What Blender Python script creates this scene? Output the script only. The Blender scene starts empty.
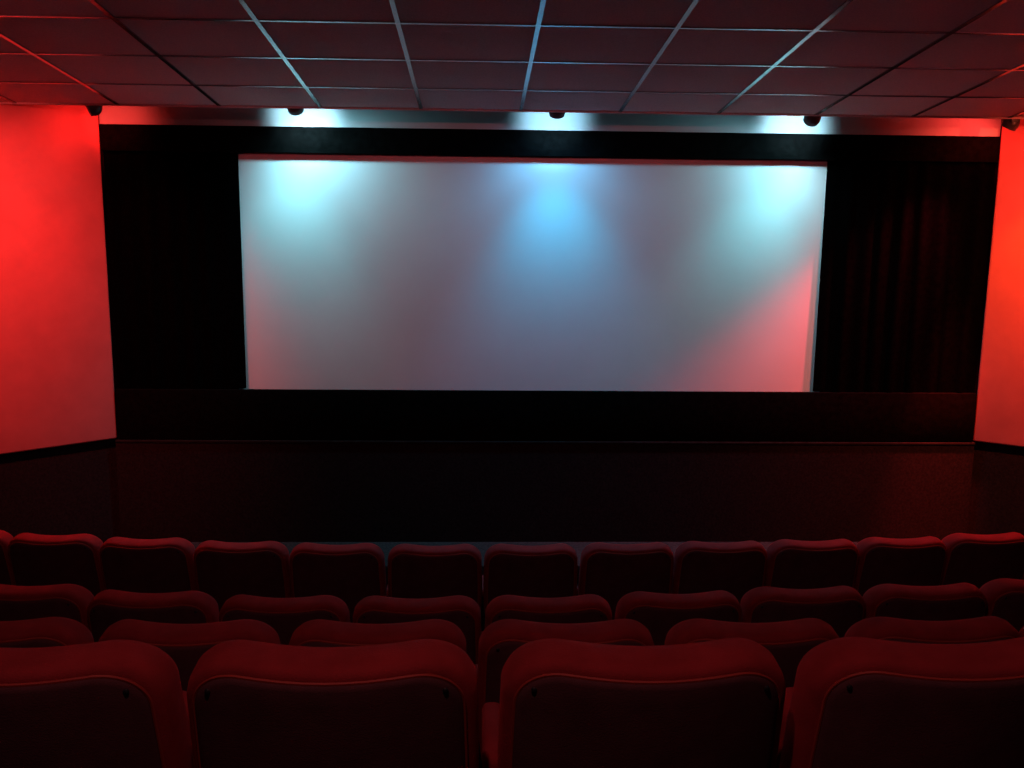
import bpy, bmesh, math, random
from mathutils import Vector, Matrix
random.seed(7)
S = bpy.context.scene
C = S.collection
ZC = 2.715                       # eye height above the floor of the front row (m)

# ------------------------------------------------------------------ materials
def new_mat(name):
    m = bpy.data.materials.new(name); m.use_nodes = True
    nt = m.node_tree
    return m, nt, nt.nodes['Principled BSDF']

def mat(name, col, rough=.8, metal=0., spec=.3, bump=0., bscale=200., var=0., vscale=8., sheen=0., sheen_col=None):
    m, nt, b = new_mat(name)
    b.inputs['Base Color'].default_value = (*col, 1)
    b.inputs['Roughness'].default_value = rough
    b.inputs['Metallic'].default_value = metal
    b.inputs['Specular IOR Level'].default_value = spec
    if sheen:
        b.inputs['Sheen Weight'].default_value = sheen
        b.inputs['Sheen Roughness'].default_value = .45
        b.inputs['Sheen Tint'].default_value = (*(sheen_col or col), 1)
    tc = nt.nodes.new('ShaderNodeTexCoord')
    if var:
        n = nt.nodes.new('ShaderNodeTexNoise'); n.inputs['Scale'].default_value = vscale
        n.inputs['Detail'].default_value = 5
        r = nt.nodes.new('ShaderNodeValToRGB')
        r.color_ramp.elements[0].position = .3; r.color_ramp.elements[1].position = .7
        r.color_ramp.elements[0].color = (*[c*(1-var) for c in col], 1)
        r.color_ramp.elements[1].color = (*[min(1, c*(1+var)) for c in col], 1)
        nt.links.new(tc.outputs['Object'], n.inputs['Vector'])
        nt.links.new(n.outputs['Fac'], r.inputs['Fac'])
        nt.links.new(r.outputs['Color'], b.inputs['Base Color'])
    if bump:
        n = nt.nodes.new('ShaderNodeTexNoise'); n.inputs['Scale'].default_value = bscale
        n.inputs['Detail'].default_value = 3
        bp = nt.nodes.new('ShaderNodeBump'); bp.inputs['Strength'].default_value = bump
        bp.inputs['Distance'].default_value = .003
        nt.links.new(tc.outputs['Object'], n.inputs['Vector'])
        nt.links.new(n.outputs['Fac'], bp.inputs['Height'])
        nt.links.new(bp.outputs['Normal'], b.inputs['Normal'])
    return m

def cloth(name, col, bump=.3, bscale=250., var=.3, vscale=30.):
    m = bpy.data.materials.new(name); m.use_nodes = True
    nt = m.node_tree; nt.nodes.remove(nt.nodes['Principled BSDF'])
    d = nt.nodes.new('ShaderNodeBsdfDiffuse'); d.inputs['Roughness'].default_value = .5
    tc = nt.nodes.new('ShaderNodeTexCoord')
    n = nt.nodes.new('ShaderNodeTexNoise'); n.inputs['Scale'].default_value = vscale; n.inputs['Detail'].default_value = 5
    r = nt.nodes.new('ShaderNodeValToRGB')
    r.color_ramp.elements[0].position = .3; r.color_ramp.elements[1].position = .7
    r.color_ramp.elements[0].color = (*[c*(1-var) for c in col], 1)
    r.color_ramp.elements[1].color = (*[c*(1+var) for c in col], 1)
    n2 = nt.nodes.new('ShaderNodeTexNoise'); n2.inputs['Scale'].default_value = bscale
    bp = nt.nodes.new('ShaderNodeBump'); bp.inputs['Strength'].default_value = bump; bp.inputs['Distance'].default_value = .003
    L = nt.links.new
    L(tc.outputs['Object'], n.inputs['Vector']); L(n.outputs['Fac'], r.inputs['Fac']); L(r.outputs['Color'], d.inputs['Color'])
    L(tc.outputs['Object'], n2.inputs['Vector']); L(n2.outputs['Fac'], bp.inputs['Height']); L(bp.outputs['Normal'], d.inputs['Normal'])
    L(d.outputs['BSDF'], nt.nodes['Material Output'].inputs['Surface'])
    return m

M = {}
M['velour'] = mat('red_velour', (.30, .030, .032), .9, bump=.35, bscale=260, var=.16, vscale=14, sheen=.25, sheen_col=(.6, .05, .05), spec=.1)
M['backcloth'] = mat('dark_red_back_cloth', (.115, .046, .050), .9, bump=.3, bscale=320, var=.12, vscale=20, spec=.1)
M['piping'] = mat('piping_cord', (.36, .045, .03), .6, bump=.2, bscale=400)
M['blackmetal'] = mat('black_metal', (.012, .012, .013), .45, spec=.4, var=.2)
M['lampblack'] = mat('satin_black_lamp', (.035, .030, .032), .38, spec=.5, var=.15)
M['frame'] = mat('painted_steel', (.02, .017, .017), .5, spec=.4, var=.2)
M['carpet'] = cloth('dark_carpet', (.034, .030, .031), .8, 180, .35, 60)
M['dado'] = cloth('dado_carpet', (.019, .0145, .015), .7, 200, .3, 70)
M['plaster'] = mat('pale_plaster', (.40, .39, .39), .85, bump=.15, bscale=90, var=.05, vscale=5, spec=.2)
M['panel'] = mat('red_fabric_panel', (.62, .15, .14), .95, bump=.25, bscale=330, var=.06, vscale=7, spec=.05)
M['velvet'] = cloth('black_velvet', (.0030, .0028, .0027))
M['serge'] = cloth('black_wool_serge', (.0011, .0010, .0010), .4)
M['screen'] = mat('matt_white_screen', (.70, .70, .70), .75, bump=.05, bscale=700, var=.02, vscale=4, spec=.15)
M['tile'] = mat('ceiling_tile', (.56, .34, .345), .95, bump=.8, bscale=130, var=.12, vscale=110, spec=.1)
M['bar'] = mat('grid_bar_metal', (.27, .27, .29), .24, metal=.9, var=.05)
M['sidewall'] = mat('dark_red_wall', (.16, .03, .03), .9, bump=.3, bscale=60, var=.1)
M['ledge'] = cloth('painted_ledge', (.016, .014, .014), .1)

def lamp_mat(name, col, k):
    m, nt, b = new_mat(name)
    b.inputs['Base Color'].default_value = (*col, 1)
    n = nt.nodes.new('ShaderNodeTexNoise'); n.inputs['Scale'].default_value = 30
    r = nt.nodes.new('ShaderNodeMapRange'); r.inputs['To Min'].default_value = k*.8; r.inputs['To Max'].default_value = k*1.2
    nt.links.new(n.outputs['Fac'], r.inputs['Value'])
    b.inputs['Emission Color'].default_value = (*col, 1)
    nt.links.new(r.outputs['Result'], b.inputs['Emission Strength'])
    return m
M['lens_cyan'] = lamp_mat('cyan_lens', (.45, .9, 1), 8)
M['lens_blue'] = lamp_mat('blue_lens', (.4, .75, 1), 8)
M['lens_red'] = lamp_mat('red_lens', (1, .10, .05), 4)
M['lens_amber'] = lamp_mat('amber_lens', (1, .35, .05), 4)

# ------------------------------------------------------------------ mesh helpers
def obj(name, bm, material, parent=None, smooth=True, angle=40):
    bmesh.ops.recalc_face_normals(bm, faces=bm.faces)
    me = bpy.data.meshes.new(name); bm.to_mesh(me); bm.free()
    me.materials.append(material)
    if smooth:
        for p in me.polygons: p.use_smooth = True
        try: me.set_sharp_from_angle(angle=math.radians(angle))
        except Exception: pass
    o = bpy.data.objects.new(name, me); C.objects.link(o)
    if parent is not None: o.parent = parent
    return o

def box(bm, x0, x1, y0, y1, z0, z1, bev=0., seg=2):
    vs = [bm.verts.new((x, y, z)) for x in (x0, x1) for y in (y0, y1) for z in (z0, z1)]
    fs = [bm.faces.new([vs[i] for i in q]) for q in ((0,1,3,2),(4,6,7,5),(0,4,5,1),(2,3,7,6),(0,2,6,4),(1,5,7,3))]
    if bev:
        es = {e for f in fs for e in f.edges}
        bmesh.ops.bevel(bm, geom=list(es), offset=bev, segments=seg, affect='EDGES', profile=.5)
    return bm

def prism(bm, poly, z0, z1, bev=0., seg=3):
    n = len(poly)
    a = [bm.verts.new((x, y, z0)) for x, y in poly]; b = [bm.verts.new((x, y, z1)) for x, y in poly]
    fs = [bm.faces.new(a[::-1]), bm.faces.new(b)]
    for i in range(n): fs.append(bm.faces.new((a[i], a[(i+1) % n], b[(i+1) % n], b[i])))
    if bev:
        es = {e for f in fs for e in f.edges}
        bmesh.ops.bevel(bm, geom=list(es), offset=bev, segments=seg, affect='EDGES', profile=.5)
    return bm

def tube(bm, pts, r, n=8, closed=False):
    pts = [Vector(p) for p in pts]; rings = []
    m = len(pts)
    for i, p in enumerate(pts):
        a = pts[(i-1) % m] if (closed or i > 0) else p
        b = pts[(i+1) % m] if (closed or i < m-1) else p
        t = (b-a).normalized()
        u = t.cross(Vector((0, 1, 0.2))).normalized(); v = t.cross(u).normalized()
        rings.append([bm.verts.new(p + r*(math.cos(k*2*math.pi/n)*u + math.sin(k*2*math.pi/n)*v)) for k in range(n)])
    rng = range(m) if closed else range(m-1)
    for i in rng:
        A, B = rings[i], rings[(i+1) % m]
        for k in range(n): bm.faces.new((A[k], A[(k+1) % n], B[(k+1) % n], B[k]))
    if not closed:
        bm.faces.new(rings[0]); bm.faces.new(rings[-1][::-1])
    return bm

def lathe(bm, prof, n=24, mtx=None):
    rings = []
    for r, z in prof:
        rings.append([bm.verts.new((r*math.cos(2*math.pi*k/n), r*math.sin(2*math.pi*k/n), z)) for k in range(n)])
    for A, B in zip(rings, rings[1:]):
        for k in range(n): bm.faces.new((A[k], A[(k+1) % n], B[(k+1) % n], B[k]))
    bm.faces.new(rings[0][::-1]); bm.faces.new(rings[-1])
    if mtx is not None: bmesh.ops.transform(bm, matrix=mtx, verts=bm.verts)
    return bm

def empty(name, loc, rz=0.):
    o = bpy.data.objects.new(name, None); C.objects.link(o)
    o.empty_display_size = .1
    o.location = loc; o.rotation_euler = (0, 0, rz)
    return o

def tag(o, label, cat, group=None):
    o['label'] = label; o['category'] = cat
    if group: o['group'] = group
    return o

def struct(o, label=None):
    o['kind'] = 'structure'
    if label: o['label'] = label
    return o

# ------------------------------------------------------------------ the room
YM = 6.490                                   # plane of the top masking
XL, XR = -3.95, 4.95                         # side walls
YB = -1.3                                    # back wall
FL = [(-1.30, YB, 1.36), (-1.675, 1.36, 2.43), (-2.085, 2.43, 3.46), (-2.44, 3.46, 4.88), (-2.715, 4.88, 6.75)]
# stepped floor: one profile, extruded across the room
bm = bmesh.new()
prof = []
for z, a, b in FL: prof += [(a, z+ZC), (b, z+ZC)]
prof += [(6.75, -.25), (YB, -.25)]
L = [bm.verts.new((XL, y, z)) for y, z in prof]; Rr = [bm.verts.new((XR, y, z)) for y, z in prof]
bm.faces.new(L); bm.faces.new(Rr[::-1])
for i in range(len(prof)):
    j = (i+1) % len(prof); bm.faces.new((L[i], L[j], Rr[j], Rr[i]))
struct(obj('floor', bm, M['carpet'], smooth=False), 'dark carpeted floor stepping down towards the screen')

# walls
LP0, LP1 = Vector((-2.400, 6.50)), Vector((-3.95, 5.20))      # splayed panel on the left
RP0, RP1 = Vector((3.402, 6.50)), Vector((4.95, 5.44))        # splayed panel on the right
ZBOT = -1.512 + ZC
ZTOP = 1.55 + ZC
def splay(name, P0, P1, sgn, label):
    d = (P1-P0).normalized(); n = Vector((-d.y, d.x))*sgn     # n points away from the room
    t = .040
    poly = [P0, P1, P1+n*t, P0+n*t]
    if sgn < 0: poly = poly[::-1]
    struct(obj(name, prism(bmesh.new(), [tuple(p) for p in poly], ZBOT, ZTOP, .012), M['panel']), label)
    return d, n
dL, nL = splay('wall_left', LP0, LP1, -1, 'red lit wall panel of red fabric left of the black curtain')
dR, nR = splay('wall_right', RP0, RP1, 1, 'orange red lit wall panel of red fabric right of the black curtain')
# wall behind the panels and the dark carpeted dado below, one strip on each side
def strip(name, P0, P1, n, off, t, z0, z1, m, label):
    a, b = P0+n*off, P1+n*off
    poly = [tuple(a), tuple(b), tuple(b+n*t), tuple(a+n*t)]
    return struct(obj(name, prism(bmesh.new(), poly, z0, z1), m, smooth=False), label)
strip('trim_1', LP0 - dL*.06, LP1, nL, .044, .12, 0, ZTOP, M['dado'], 'dark dado under the red panel on the left')
strip('trim_2', RP0 - dR*.06, RP1, nR, .044, .12, 0, ZTOP, M['dado'], 'dark dado under the red panel on the right')
bm = box(bmesh.new(), -2.75, 3.75, 6.66, 6.80, 0, ZTOP)
struct(obj('wall_front', bm, M['serge'], smooth=False), 'black wall behind the screen')
# pale fascia above the masking
bm = box(bmesh.new(), -2.413, 3.416, 6.535, 6.658, .50+ZC, ZTOP, .004)
struct(obj('trim_3', bm, M['plaster']), 'pale strip of wall above the black masking')
# dado below the masking with a thin ledge
bm = box(bmesh.new(), -2.413, 3.416, 6.49, 6.658, 0, -1.536+ZC)
struct(obj('trim_4', bm, M['dado'], smooth=False), 'dark carpeted dado below the screen')
bm = box(bmesh.new(), -2.413, 3.416, 6.482, 6.658, -1.536+ZC, -1.520+ZC, .003)
struct(obj('trim_5', bm, M['ledge']), 'thin dark ledge along the top of the dado')
# low carpeted platform along the foot of the wall
bm = prism(bmesh.new(), [(-2.413, 6.49), (-2.75, 6.23), (-2.75, 6.02), (3.75, 6.02), (3.75, 6.30), (3.416, 6.49)], 0, -2.228+ZC, .008)
PLAT = struct(obj('trim_6', bm, M['carpet']), 'low carpeted platform along the foot of the screen wall')
struct(obj('wall_side_left', box(bmesh.new(), XL-.12, XL-.001, YB, 6.8, -.25, 4.6), M['sidewall'], smooth=False))
struct(obj('wall_side_right', box(bmesh.new(), XR+.001, XR+.12, YB, 6.8, -.25, 4.6), M['sidewall'], smooth=False))
struct(obj('wall_back', box(bmesh.new(), XL-.12, XR+.12, YB-.12, YB-.001, -.25, 4.6), M['sidewall'], smooth=False))

# ceiling: sloping tiles and a metal grid
SL, HC, TE = .1068, 1.2708, 6.1777
OX, OY, T = .251, 4.4462, .6
cs, sn = math.cos(SL), math.sin(SL)
def cp(x, t, h=0.):                          # point under the tile plane by h
    return (x, t*cs - h*sn, HC - t*sn - h*cs + ZC)
def cbox(bm, x0, x1, t0, t1, h0, h1):
    vs = [bm.verts.new(cp(x, t, h)) for x in (x0, x1) for t in (t0, t1) for h in (h0, h1)]
    for q in ((0,1,3,2),(4,6,7,5),(0,4,5,1),(2,3,7,6),(0,2,6,4),(1,5,7,3)): bm.faces.new([vs[i] for i in q])
bm = bmesh.new()
cbox(bm, XL, XR, -1.25, TE-.012, -.05, 0)
CEIL = struct(obj('ceiling', bm, M['tile'], smooth=False), 'sloping ceiling of dark square tiles in a metal grid')
bm = bmesh.new()
w = .0105
for i in range(-8, 9):
    x = OX + i*T
    if XL < x-w and x+w < XR: cbox(bm, x-w, x+w, -1.25, TE-.013, .0005, .006)
k = -9
while OY + k*T < TE-.1:
    t = OY + k*T
    if t > -1.2: cbox(bm, XL, XR, t-w*.8, t+w*.8, .0008, .0052)
    k += 1
g = obj('grid', bm, M['bar'], CEIL, smooth=False); g['label'] = 'shiny metal grid between the tiles'
bm = bmesh.new(); cbox(bm, XL, XR, TE-.012, TE, -.09, .010)
struct(obj('trim_7', bm, M['tile'], smooth=False), 'edge strip along the end of the tiled ceiling')

# ------------------------------------------------------------------ screen and masking
sc = empty('projection_screen', (.3687, 6.56, -1.18+ZC))
tag(sc, 'wide blank white cinema screen washed by cyan, blue and pink light', 'screen')
def rel(o, parent):
    return o
SX0, SX1 = -1.60, 2.335
bm = bmesh.new()
nx, nz = 24, 12
yt, yb = 6.546, 6.557
z0, z1 = -1.21, .40
def sv(x, z, dy=0):
    f = (z-z0)/(z1-z0)
    return (x-.3687, yb + (yt-yb)*f + dy - 6.56, z+1.18)
gf = [[bm.verts.new(sv(SX0+(SX1-SX0)*i/nx, z0+(z1-z0)*j/nz)) for j in range(nz+1)] for i in range(nx+1)]
gb = [[bm.verts.new(sv(SX0+(SX1-SX0)*i/nx, z0+(z1-z0)*j/nz, .003)) for j in range(nz+1)] for i in range(nx+1)]
for G in (gf, gb):
    for i in range(nx):
        for j in range(nz): bm.faces.new((G[i][j], G[i+1][j], G[i+1][j+1], G[i][j+1]))
for i in range(nx):
    bm.faces.new((gf[i][0], gb[i][0], gb[i+1][0], gf[i+1][0])); bm.faces.new((gf[i][nz], gf[i+1][nz], gb[i+1][nz], gb[i][nz]))
for j in range(nz):
    bm.faces.new((gf[0][j], gf[0][j+1], gb[0][j+1], gb[0][j])); bm.faces.new((gf[nx][j], gb[nx][j], gb[nx][j+1], gf[nx][j+1]))
obj('screen_surface', bm, M['screen'], sc)
bm = bmesh.new()
for a in ((SX0, SX0+.05, z0, z1), (SX1-.05, SX1, z0, z1), (SX0+.05, SX1-.05, z0, z0+.05), (SX0+.05, SX1-.05, z1-.05, z1)):
    box(bm, a[0]-.3687, a[1]-.3687, .016, .05, a[2]+1.18, a[3]+1.18)
obj('frame', bm, M['frame'], sc, smooth=False)

def masking(name, x0, x1, y0, y1, z0, z1, label):
    bm = bmesh.new()
    box(bm, x0, x1, y0, y1, z0+ZC, z1+ZC, .006)
    return tag(obj(name, bm, M['velvet']), label, 'masking', 'black borders above and below the screen')
masking('masking_border', -2.398, 3.400, YM, 6.533, .361, .526, 'long black border strip running above the white screen')
masking('masking_border', -2.398, 3.400, YM, 6.533, -1.516, -1.178, 'long black border strip running below the white screen')

def curtain(x0, x1, ye, pleats, amp, edge_in, label):
    """black drape: a closed pleated sheet; edge_in = 'l' or 'r', the side next to the screen (kept flat)."""
    n = pleats*10; z_b, z_t = -1.175+ZC, .358+ZC
    bm = bmesh.new()
    ph = [random.uniform(-.5, .5) for _ in range(pleats+2)]
    def yy(u, v):
        s = u*pleats
        i = int(s); p = ph[min(i, pleats)]
        d = u if edge_in == 'l' else 1-u
        a = amp*min(1, d*7)*(.75+.35*math.sin(3.1*s+p*4))
        return ye - a*(.5+.5*math.sin(2*math.pi*s + p*.9 + .35*math.sin(3*v+p*5)))
    nv = 8
    F = [[bm.verts.new((x0+(x1-x0)*i/n, yy(i/n, j/nv), z_b+(z_t-z_b)*j/nv)) for j in range(nv+1)] for i in range(n+1)]
    B = [[bm.verts.new((x0+(x1-x0)*i/n, ye+.004, z_b+(z_t-z_b)*j/nv)) for j in range(nv+1)] for i in range(n+1)]
    for G in (F, B):
        for i in range(n):
            for j in range(nv): bm.faces.new((G[i][j], G[i+1][j], G[i+1][j+1], G[i][j+1]))
    for i in range(n):
        for j in (0, nv): bm.faces.new((F[i][j], F[i+1][j], B[i+1][j], B[i][j]))
    for j in range(nv):
        for i in (0, n): bm.faces.new((F[i][j], F[i][j+1], B[i][j+1], B[i][j]))
    return tag(obj('black_curtain', bm, M['serge']), label, 'curtain', 'black curtains beside the screen')
curtain(-2.396, -1.546, 6.536, 7, .022, 'r', 'black curtain between the left red wall panel and the screen')
curtain(2.283, 3.398, 6.536, 9, .030, 'l', 'black pleated curtain between the screen and the right orange red wall panel')

# ------------------------------------------------------------------ spotlights
def spotlight(x, y, z, aim, lens, label, group):
    """eyeball spotlight hung from the edge of the ceiling; aim = direction of the lens."""
    r = empty('ceiling_spotlight', (x, y, z))
    tag(r, label, 'spotlight', group)
    q = Vector(aim).normalized().to_track_quat('Z', 'Y').to_matrix().to_4x4()
    R = .052
    prof = [(.004, -R)] + [(R*math.cos(a), R*math.sin(a)) for a in [math.radians(d) for d in range(-84, 31, 12)]]
    prof += [(R*.93, R*.56), (R*.83, R*.66), (R*.76, R*.60), (R*.70, R*.40), (R*.1, R*.38)]
    obj('housing', lathe(bmesh.new(), prof, 28, q), M['lampblack'], r)
    l = obj('lens', lathe(bmesh.new(), [(.002, R*.43), (R*.66, R*.43), (R*.66, R*.47), (R*.3, R*.54), (.002, R*.55)], 24, q), lens, r)
    l['label'] = 'glowing lens'
    bm = bmesh.new()                          # yoke: plate against the ceiling edge and an arm to the ball
    box(bm, -.028, .028, -.058, -.050, .0, .058, .002)
    box(bm, -.010, .010, -.056, .006, R*.80, R*.80+.012, .003)
    obj('bracket', bm, M['blackmetal'], r)
    return r

def spot(name, loc, aim, col, power, half, blend, rad=.042):
    d = bpy.data.lights.new(name, 'SPOT'); d.color = col; d.energy = power
    d.spot_size = math.radians(2*half); d.spot_blend = blend; d.shadow_soft_size = rad
    o = bpy.data.objects.new(name, d); C.objects.link(o)
    o.location = loc
    o.rotation_euler = Vector(aim).normalized().to_track_quat('-Z', 'Y').to_euler()
    return o

CY, BL, RD, AM = (.28, .92, 1.0), (.22, .58, 1.0), (1.0, .045, .035), (1.0, .22, .01)
LY = 6.207
def lamp_at(x, z, aim, lens, label, beams, group='spotlights along the ceiling edge', y=LY):
    spotlight(x, y, z+ZC, aim, lens, label, group)
    a = Vector(aim).normalized()
    p = Vector((x, y, z+ZC)) + (a if a.z < -.5 else Vector((-.2, .1, -1)).normalized())*.048*(1 if a.z < -.5 else 1.25)
    for (nm, bd, col, pw, half, bl) in beams:
        spot(nm, p, bd, col, pw, half, bl)
def dn(t, lx=0.): return (lx, math.sin(math.radians(t)), -math.cos(math.radians(t)))
def spill(c, p): return ('spill', (0, 1, -.02), c, p, 45, .6)
CB, BB = (.20, .88, 1.0), (.0, .56, 1.0)
lamp_at(-1.114, .622, (0, .75, -.66), M['lens_cyan'], 'left of the three blue lit black dome spotlights, above the left end of the screen',
        [spill((.42, .82, 1), 20), ('wash', dn(20, .3), (.32, .84, 1), 32, 82, 1), ('beam', dn(14, -.10), CB, 8, 46, 1), ('beam', dn(5, -.14), CB, 27, 37, 1)])
lamp_at(.476, .622, (0, .6, -.8), M['lens_blue'], 'middle black dome spotlight, above the centre of the screen',
        [spill((.34, .74, 1), 17), ('wash', dn(12), (.14, .58, 1), 23, 84, 1), ('beam', dn(3, .03), BB, 36, 37, 1), ('beam', dn(1, .05), BB, 30, 42, 1)])
lamp_at(2.055, .600, (-.1, .75, -.66), M['lens_cyan'], 'right of the three blue lit black dome spotlights, above the right end of the screen',
        [spill((.42, .82, 1), 21), ('wash', dn(4, -.5), (.32, .84, 1), 26, 86, 1), ('beam', dn(16, .25), (.75, .92, 1), 9, 45, 1), ('beam', dn(15, -.20), CB, 11, 42, 1), ('beam', dn(6, -.28), CB, 29, 33, 1)])
lamp_at(-2.322, .600, (-.95, -.40, -.42), M['lens_red'], 'black dome spotlight with red glow at left end of ceiling edge',
        [('red_beam', (.40, .14, -.9), RD, 28, 34, 1), ('red_spill', (.12, .9, -.05), RD, 13, 46, .9), ('red_spill', (-.7, .6, -.1), RD, 5, 60, 1), ('red_down', (-.12, -.45, -1), RD, 80, 42, 1)])
lamp_at(3.304, .585, (-.3, .3, -.8), M['lens_red'], 'black dome spotlight above the orange wall panel at right end of ceiling edge',
        [('red_beam', (-.48, .14, -.9), (1.0, .04, .08), 440, 27, .8), ('red_spill', (-.35, .9, -.05), RD, 15, 55, .9), ('red_spill', (.6, .6, -.1), RD, 4, 60, 1), ('red_down', (.0, -.45, -1), RD, 110, 42, 1), ('red_beam', (-.06, .105, -1), RD, 1700, 10, 1)])
G2 = 'added unseen spotlights over the sides of the hall'
def added_side_lamp(x, y, target, label, power, half=60, col=RD, lens='lens_red', bl=.8):  # fixture added out of view to light walls
    t = y/cs; z = HC - t*sn - .060
    aim = (target[0]-x, target[1]-y, target[2]-z)
    spotlight(x, y, z+ZC, aim, M[lens], label, G2)
    spot('added_wash', Vector((x, y, z+ZC)) + Vector(aim).normalized()*.048, aim, col, power, half, bl, .03)
PK = (1.0, .12, .14)
added_side_lamp(-2.75, 4.55, (-2.85, 6.20, -.50), 'added unseen red spotlight over the left wall panel', 250, 38, (1, .095, .085), bl=.9)  # added out of frame to wash the left panel red
added_side_lamp(3.70, 4.75, (3.58, 6.35, -.55), 'added unseen red spotlight over the right wall panel', 335, 42, (1, .13, .06), bl=.9)  # added out of frame to wash the right panel orange red
added_side_lamp(3.75, 5.55, (3.63, 6.34, -.30), 'added unseen amber spotlight beside the right wall panel', 80, 20, AM, 'lens_amber', 1)  # added out of frame for the amber patch on the right panel
added_side_lamp(-3.1, 2.6, (.2, 6.6, -.15), 'added unseen red spotlight over the left end of the middle rows', 66, 25, PK, bl=1)  # unseen, added as reddish fill aimed at the screen
added_side_lamp(3.4, 2.6, (.2, 6.6, -.15), 'added unseen red spotlight over the right end of the middle rows', 66, 25, PK, bl=1)  # second added screen fill, from the right and out of view
added_side_lamp(-.2, .55, (-.1, 2.6, -1.6), 'added unseen red spotlight over the back rows', 31, 75, (1, .36, .38))  # unseen, added to brighten the seat rims and back panels

# ------------------------------------------------------------------ seats
SEAT_TOP = .93
HB = .386                                     # height of the bottom of the backrest
def outline(inset=0., n=14):
    """outline of the backrest in its own plane: x, v (v = 0 at the bottom, ~.55 at the top), rounded shoulders"""
    V = .548
    pts = []
    def arc(cx, cy, r, a0, a1, m=n):
        for i in range(m+1):
            a = math.radians(a0+(a1-a0)*i/m); pts.append([cx+r*math.cos(a), cy+r*math.sin(a)])
    i = inset
    wb, wm, wt = .240-i, .251-i, .243-i
    rt = max(.02, .102-i); rb = max(.015, .05-i)
    for k in range(8): pts.append([(wb-rb)*k/8, i])
    arc(wb-rb, i+rb, rb, -90, 0, 6)
    pts.append([wm, .16]); pts.append([wm+.0015, .24]); pts.append([wm+.0012, .32])
    # shoulder: flank leans in a little, then rounds over
    arc(wt-rt+.006, V-i-rt, rt, 4, 90)
    for k in range(1, 8):                     # almost level top, a few mm lower in the middle
        u = k/8; x = (wt-rt)*(1-2*u)
        pts.append([x, V-i-.006*math.cos(x/(wt-rt)*math.pi/2)])
    right = pts[:]
    arc(-(wt-rt+.006), V-i-rt, rt, 90, 176)
    pts.append([-(wm+.0012), .32]); pts.append([-(wm+.0015), .24]); pts.append([-wm, .16])
    arc(-(wb-rb), i+rb, rb, 180, 270, 6)
    for k in range(7, 0, -1): pts.append([-(wb-rb)*k/8, i])
    return pts
REC = math.radians(13)
def bpos(x, v, d):
    """backrest coordinates -> seat coordinates; d = depth forward from the rear face"""
    d = d + .032*(x/.2)**2
    y = d*math.cos(REC) + (.548-v)*math.sin(REC)
    z = HB + v*.967 + d*math.sin(REC)*.35
    return Vector((x, y-.050, z))
def shell(layers, cap=7, front=.018):
    """stack of outlines (inset, depth); the two ends are closed with shrinking loops"""
    bm = bmesh.new()
    loops = [[bm.verts.new(bpos(x, v, d)) for x, v in outline(i)] for i, d in layers]
    n = len(loops[0])
    def bridge(A, B):
        for k in range(n): bm.faces.new((A[k], A[(k+1) % n], B[(k+1) % n], B[k]))
    for A, B in zip(loops, loops[1:]): bridge(A, B)
    for (i, d), ring, puff in ((layers[0], loops[0], 0), (layers[-1], loops[-1], front)):
        pts = outline(i); prev = ring
        for c in range(1, cap+1):
            s = 1-c/(cap+.35)
            cur = [bm.verts.new(bpos(x*s, .27+(v-.27)*s, d+puff*(1-s*s))) for x, v in pts]
            bridge(prev, cur); prev = cur
        bm.faces.new(prev)
    return bm

def make_seat():
    root = empty('cinema_seat', (0, 0, 0))
    back = obj('backrest', shell([(.019, .004), (.009, .007), (.003, .018), (0, .036), (0, .080), (.006, .102), (.020, .116), (.045, .122)]), M['velour'], root, angle=60)
    p = obj('back_panel', shell([(.029, .0085), (.0255, .0005), (.0235, -.003), (.027, -.0065), (.035, -.008)], front=0), M['backcloth'], back, angle=50)
    p['label'] = 'darker cloth panel'
    tp = [bpos(x, v, .0005) for x, v in outline(.0215)]
    obj('piping', tube(bmesh.new(), tp, .0032, 6, True), M['piping'], back)
    for s in (-1, 1):
        bm = lathe(bmesh.new(), [(.001, .004), (.003, .0037), (.005, .002), (.0053, 0)], 12)
        b = bpos(s*.196, .492, -.0075)
        bmesh.ops.transform(bm, matrix=Matrix.Translation(b) @ Matrix.Rotation(math.radians(90)-REC*0, 4, 'X'), verts=bm.verts)
        obj('button', bm, M['blackmetal'], back)
    # tip-up cushion, folded up in front of the backrest
    bm = bmesh.new(); box(bm, -.212, .212, -.055, .055, -.185, .185, .035, 4)
    bmesh.ops.transform(bm, matrix=Matrix.Translation((0, .345, .500)) @ Matrix.Rotation(math.radians(-14)*-1, 4, 'X'), verts=bm.verts)
    cu = obj('seat_cushion', bm, M['velour'], root)
    bm = bmesh.new(); box(bm, -.19, .19, .0, .012, -.17, .17, .005)
    bmesh.ops.transform(bm, matrix=Matrix.Translation((0, .398, .500)) @ Matrix.Rotation(math.radians(14), 4, 'X'), verts=bm.verts)
    obj('cushion_pan', bm, M['blackmetal'], cu)
    # hinge bar from side to side, carrying cushion and back
    bm = bmesh.new(); tube(bm, [(-.240, .26, .40), (.240, .26, .40)], .014, 10); box(bm, -.20, .20, .12, .27, .380, .392, .003)
    obj('hinge_bar', bm, M['frame'], root)
    return root

def add_arm(root, s):
    x = s*.258
    bm = bmesh.new(); box(bm, x-.022, x+.022, .235, .48, .540, .587, .016, 3)
    a = obj('armrest', bm, M['velour'], root)
    bm = bmesh.new(); box(bm, x-.013, x+.013, .25, .42, .02, .545, .006)
    box(bm, x-.020, x+.020, .22, .46, 0, .022, .005)
    obj('leg', bm, M['frame'], root)
    return a

proto = make_seat(); add_arm(proto, -1)
def children(o): return [c for c in bpy.data.objects if c.parent == o]
def copy_tree(o, parent=None):
    c = o.copy(); C.objects.link(c)
    if parent is not None: c.parent = parent
    for ch in children(o): copy_tree(ch, c)
    return c

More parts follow.
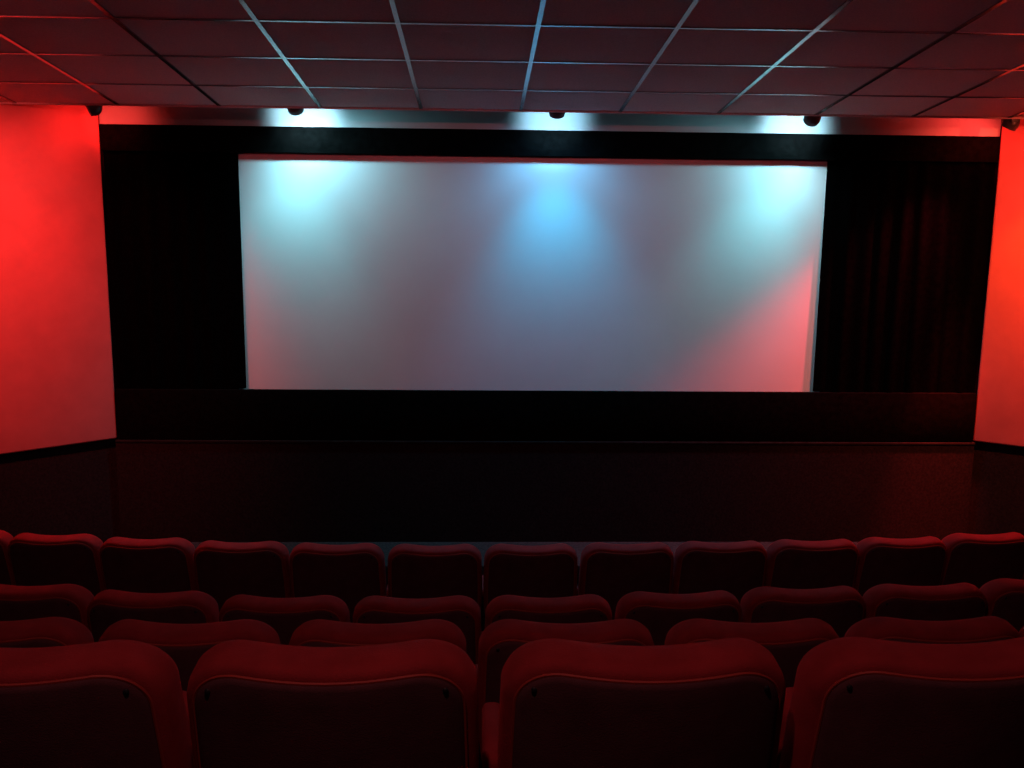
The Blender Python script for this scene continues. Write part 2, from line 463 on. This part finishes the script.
ROWS = {
 'A': (-.745, [(-.800, 1.602), (-.256, 1.600), (.303, 1.600), (.856, 1.602)]),
 'B': (-1.155, [(-1.386, 2.668), (-.834, 2.646), (-.288, 2.642), (.264, 2.640), (.817, 2.640), (1.362, 2.650), (1.904, 2.664)]),
 'C': (-1.51, [(-1.848, 3.845), (-1.318, 3.765), (-.776, 3.712), (-.240, 3.702), (.294, 3.708), (.835, 3.745), (1.368, 3.795), (1.898, 3.825), (2.430, 3.886)]),
 'D': (-1.785, [(-2.895, 5.385), (-2.366, 5.308), (-1.837, 5.240), (-1.303, 5.180), (-.772, 5.144), (-.232, 5.126), (.300, 5.128), (.840, 5.150), (1.372, 5.175), (1.903, 5.205), (2.428, 5.246), (2.955, 5.318)]),
}
FLOORS = {'A': FL[1][0], 'B': FL[2][0], 'C': FL[3][0], 'D': FL[4][0]}
ROWNAME = {'A': 'nearest row', 'B': 'second row from the viewer', 'C': 'third row from the viewer', 'D': 'front row by the screen'}
ORD = ['first', 'second', 'third', 'fourth', 'fifth', 'sixth', 'seventh', 'eighth', 'ninth', 'tenth', 'eleventh', 'twelfth']
first = True
for key in 'ABCD':
    ztop, seats = ROWS[key]
    n = len(seats)
    pend = []
    for i, (x, y) in enumerate(seats):
        o = proto if first else copy_tree(proto)
        first = False
        a, b = seats[max(0, i-1)], seats[min(n-1, i+1)]
        o.location = (x, y, FLOORS[key]+ZC)
        rz = math.atan2(b[1]-a[1], b[0]-a[0])*.35
        o.rotation_euler = (0, 0, rz)
        if n - i <= 1: where = 'rightmost red velour cinema seat in the '
        elif i == 0: where = 'leftmost red velour cinema seat in the '
        elif i <= n//2: where = ORD[i] + ' red velour cinema seat from the left in the '
        else: where = ORD[n-1-i] + ' red velour cinema seat from the right in the '
        tag(o, where + ROWNAME[key], 'cinema seat', 'cinema seats in the ' + ROWNAME[key])
        if key == 'A': o.scale = (1.035, 1, 1)
        pend.append(o)
    add_arm(pend[-1], 1)

# ------------------------------------------------------------------ camera, world, view
cam = bpy.data.cameras.new('camera'); co = bpy.data.objects.new('camera', cam); C.objects.link(co)
f_px, pitch, yaw, roll = 985., .1719, .0352, .0112
cam.sensor_fit = 'HORIZONTAL'; cam.sensor_width = 36.; cam.lens = f_px/1024*36
cam.clip_start = .02; cam.clip_end = 60
fw = Vector((math.sin(yaw)*math.cos(pitch), math.cos(yaw)*math.cos(pitch), -math.sin(pitch)))
r = Vector((math.cos(yaw), -math.sin(yaw), 0)); u = r.cross(fw)
r2 = math.cos(roll)*r + math.sin(roll)*u; u2 = -math.sin(roll)*r + math.cos(roll)*u
co.matrix_world = Matrix(((r2.x, u2.x, -fw.x, 0), (r2.y, u2.y, -fw.y, 0), (r2.z, u2.z, -fw.z, ZC), (0, 0, 0, 1)))
S.camera = co
w_ = bpy.data.worlds.new('world'); S.world = w_; w_.use_nodes = True
w_.node_tree.nodes['Background'].inputs[0].default_value = (0, 0, 0, 1)
w_.node_tree.nodes['Background'].inputs[1].default_value = 0
vs = S.view_settings
vs.view_transform = 'Standard'; vs.look = 'None'; vs.gamma = 1; vs.exposure = 0
try: vs.use_curve_mapping = False
except Exception: pass
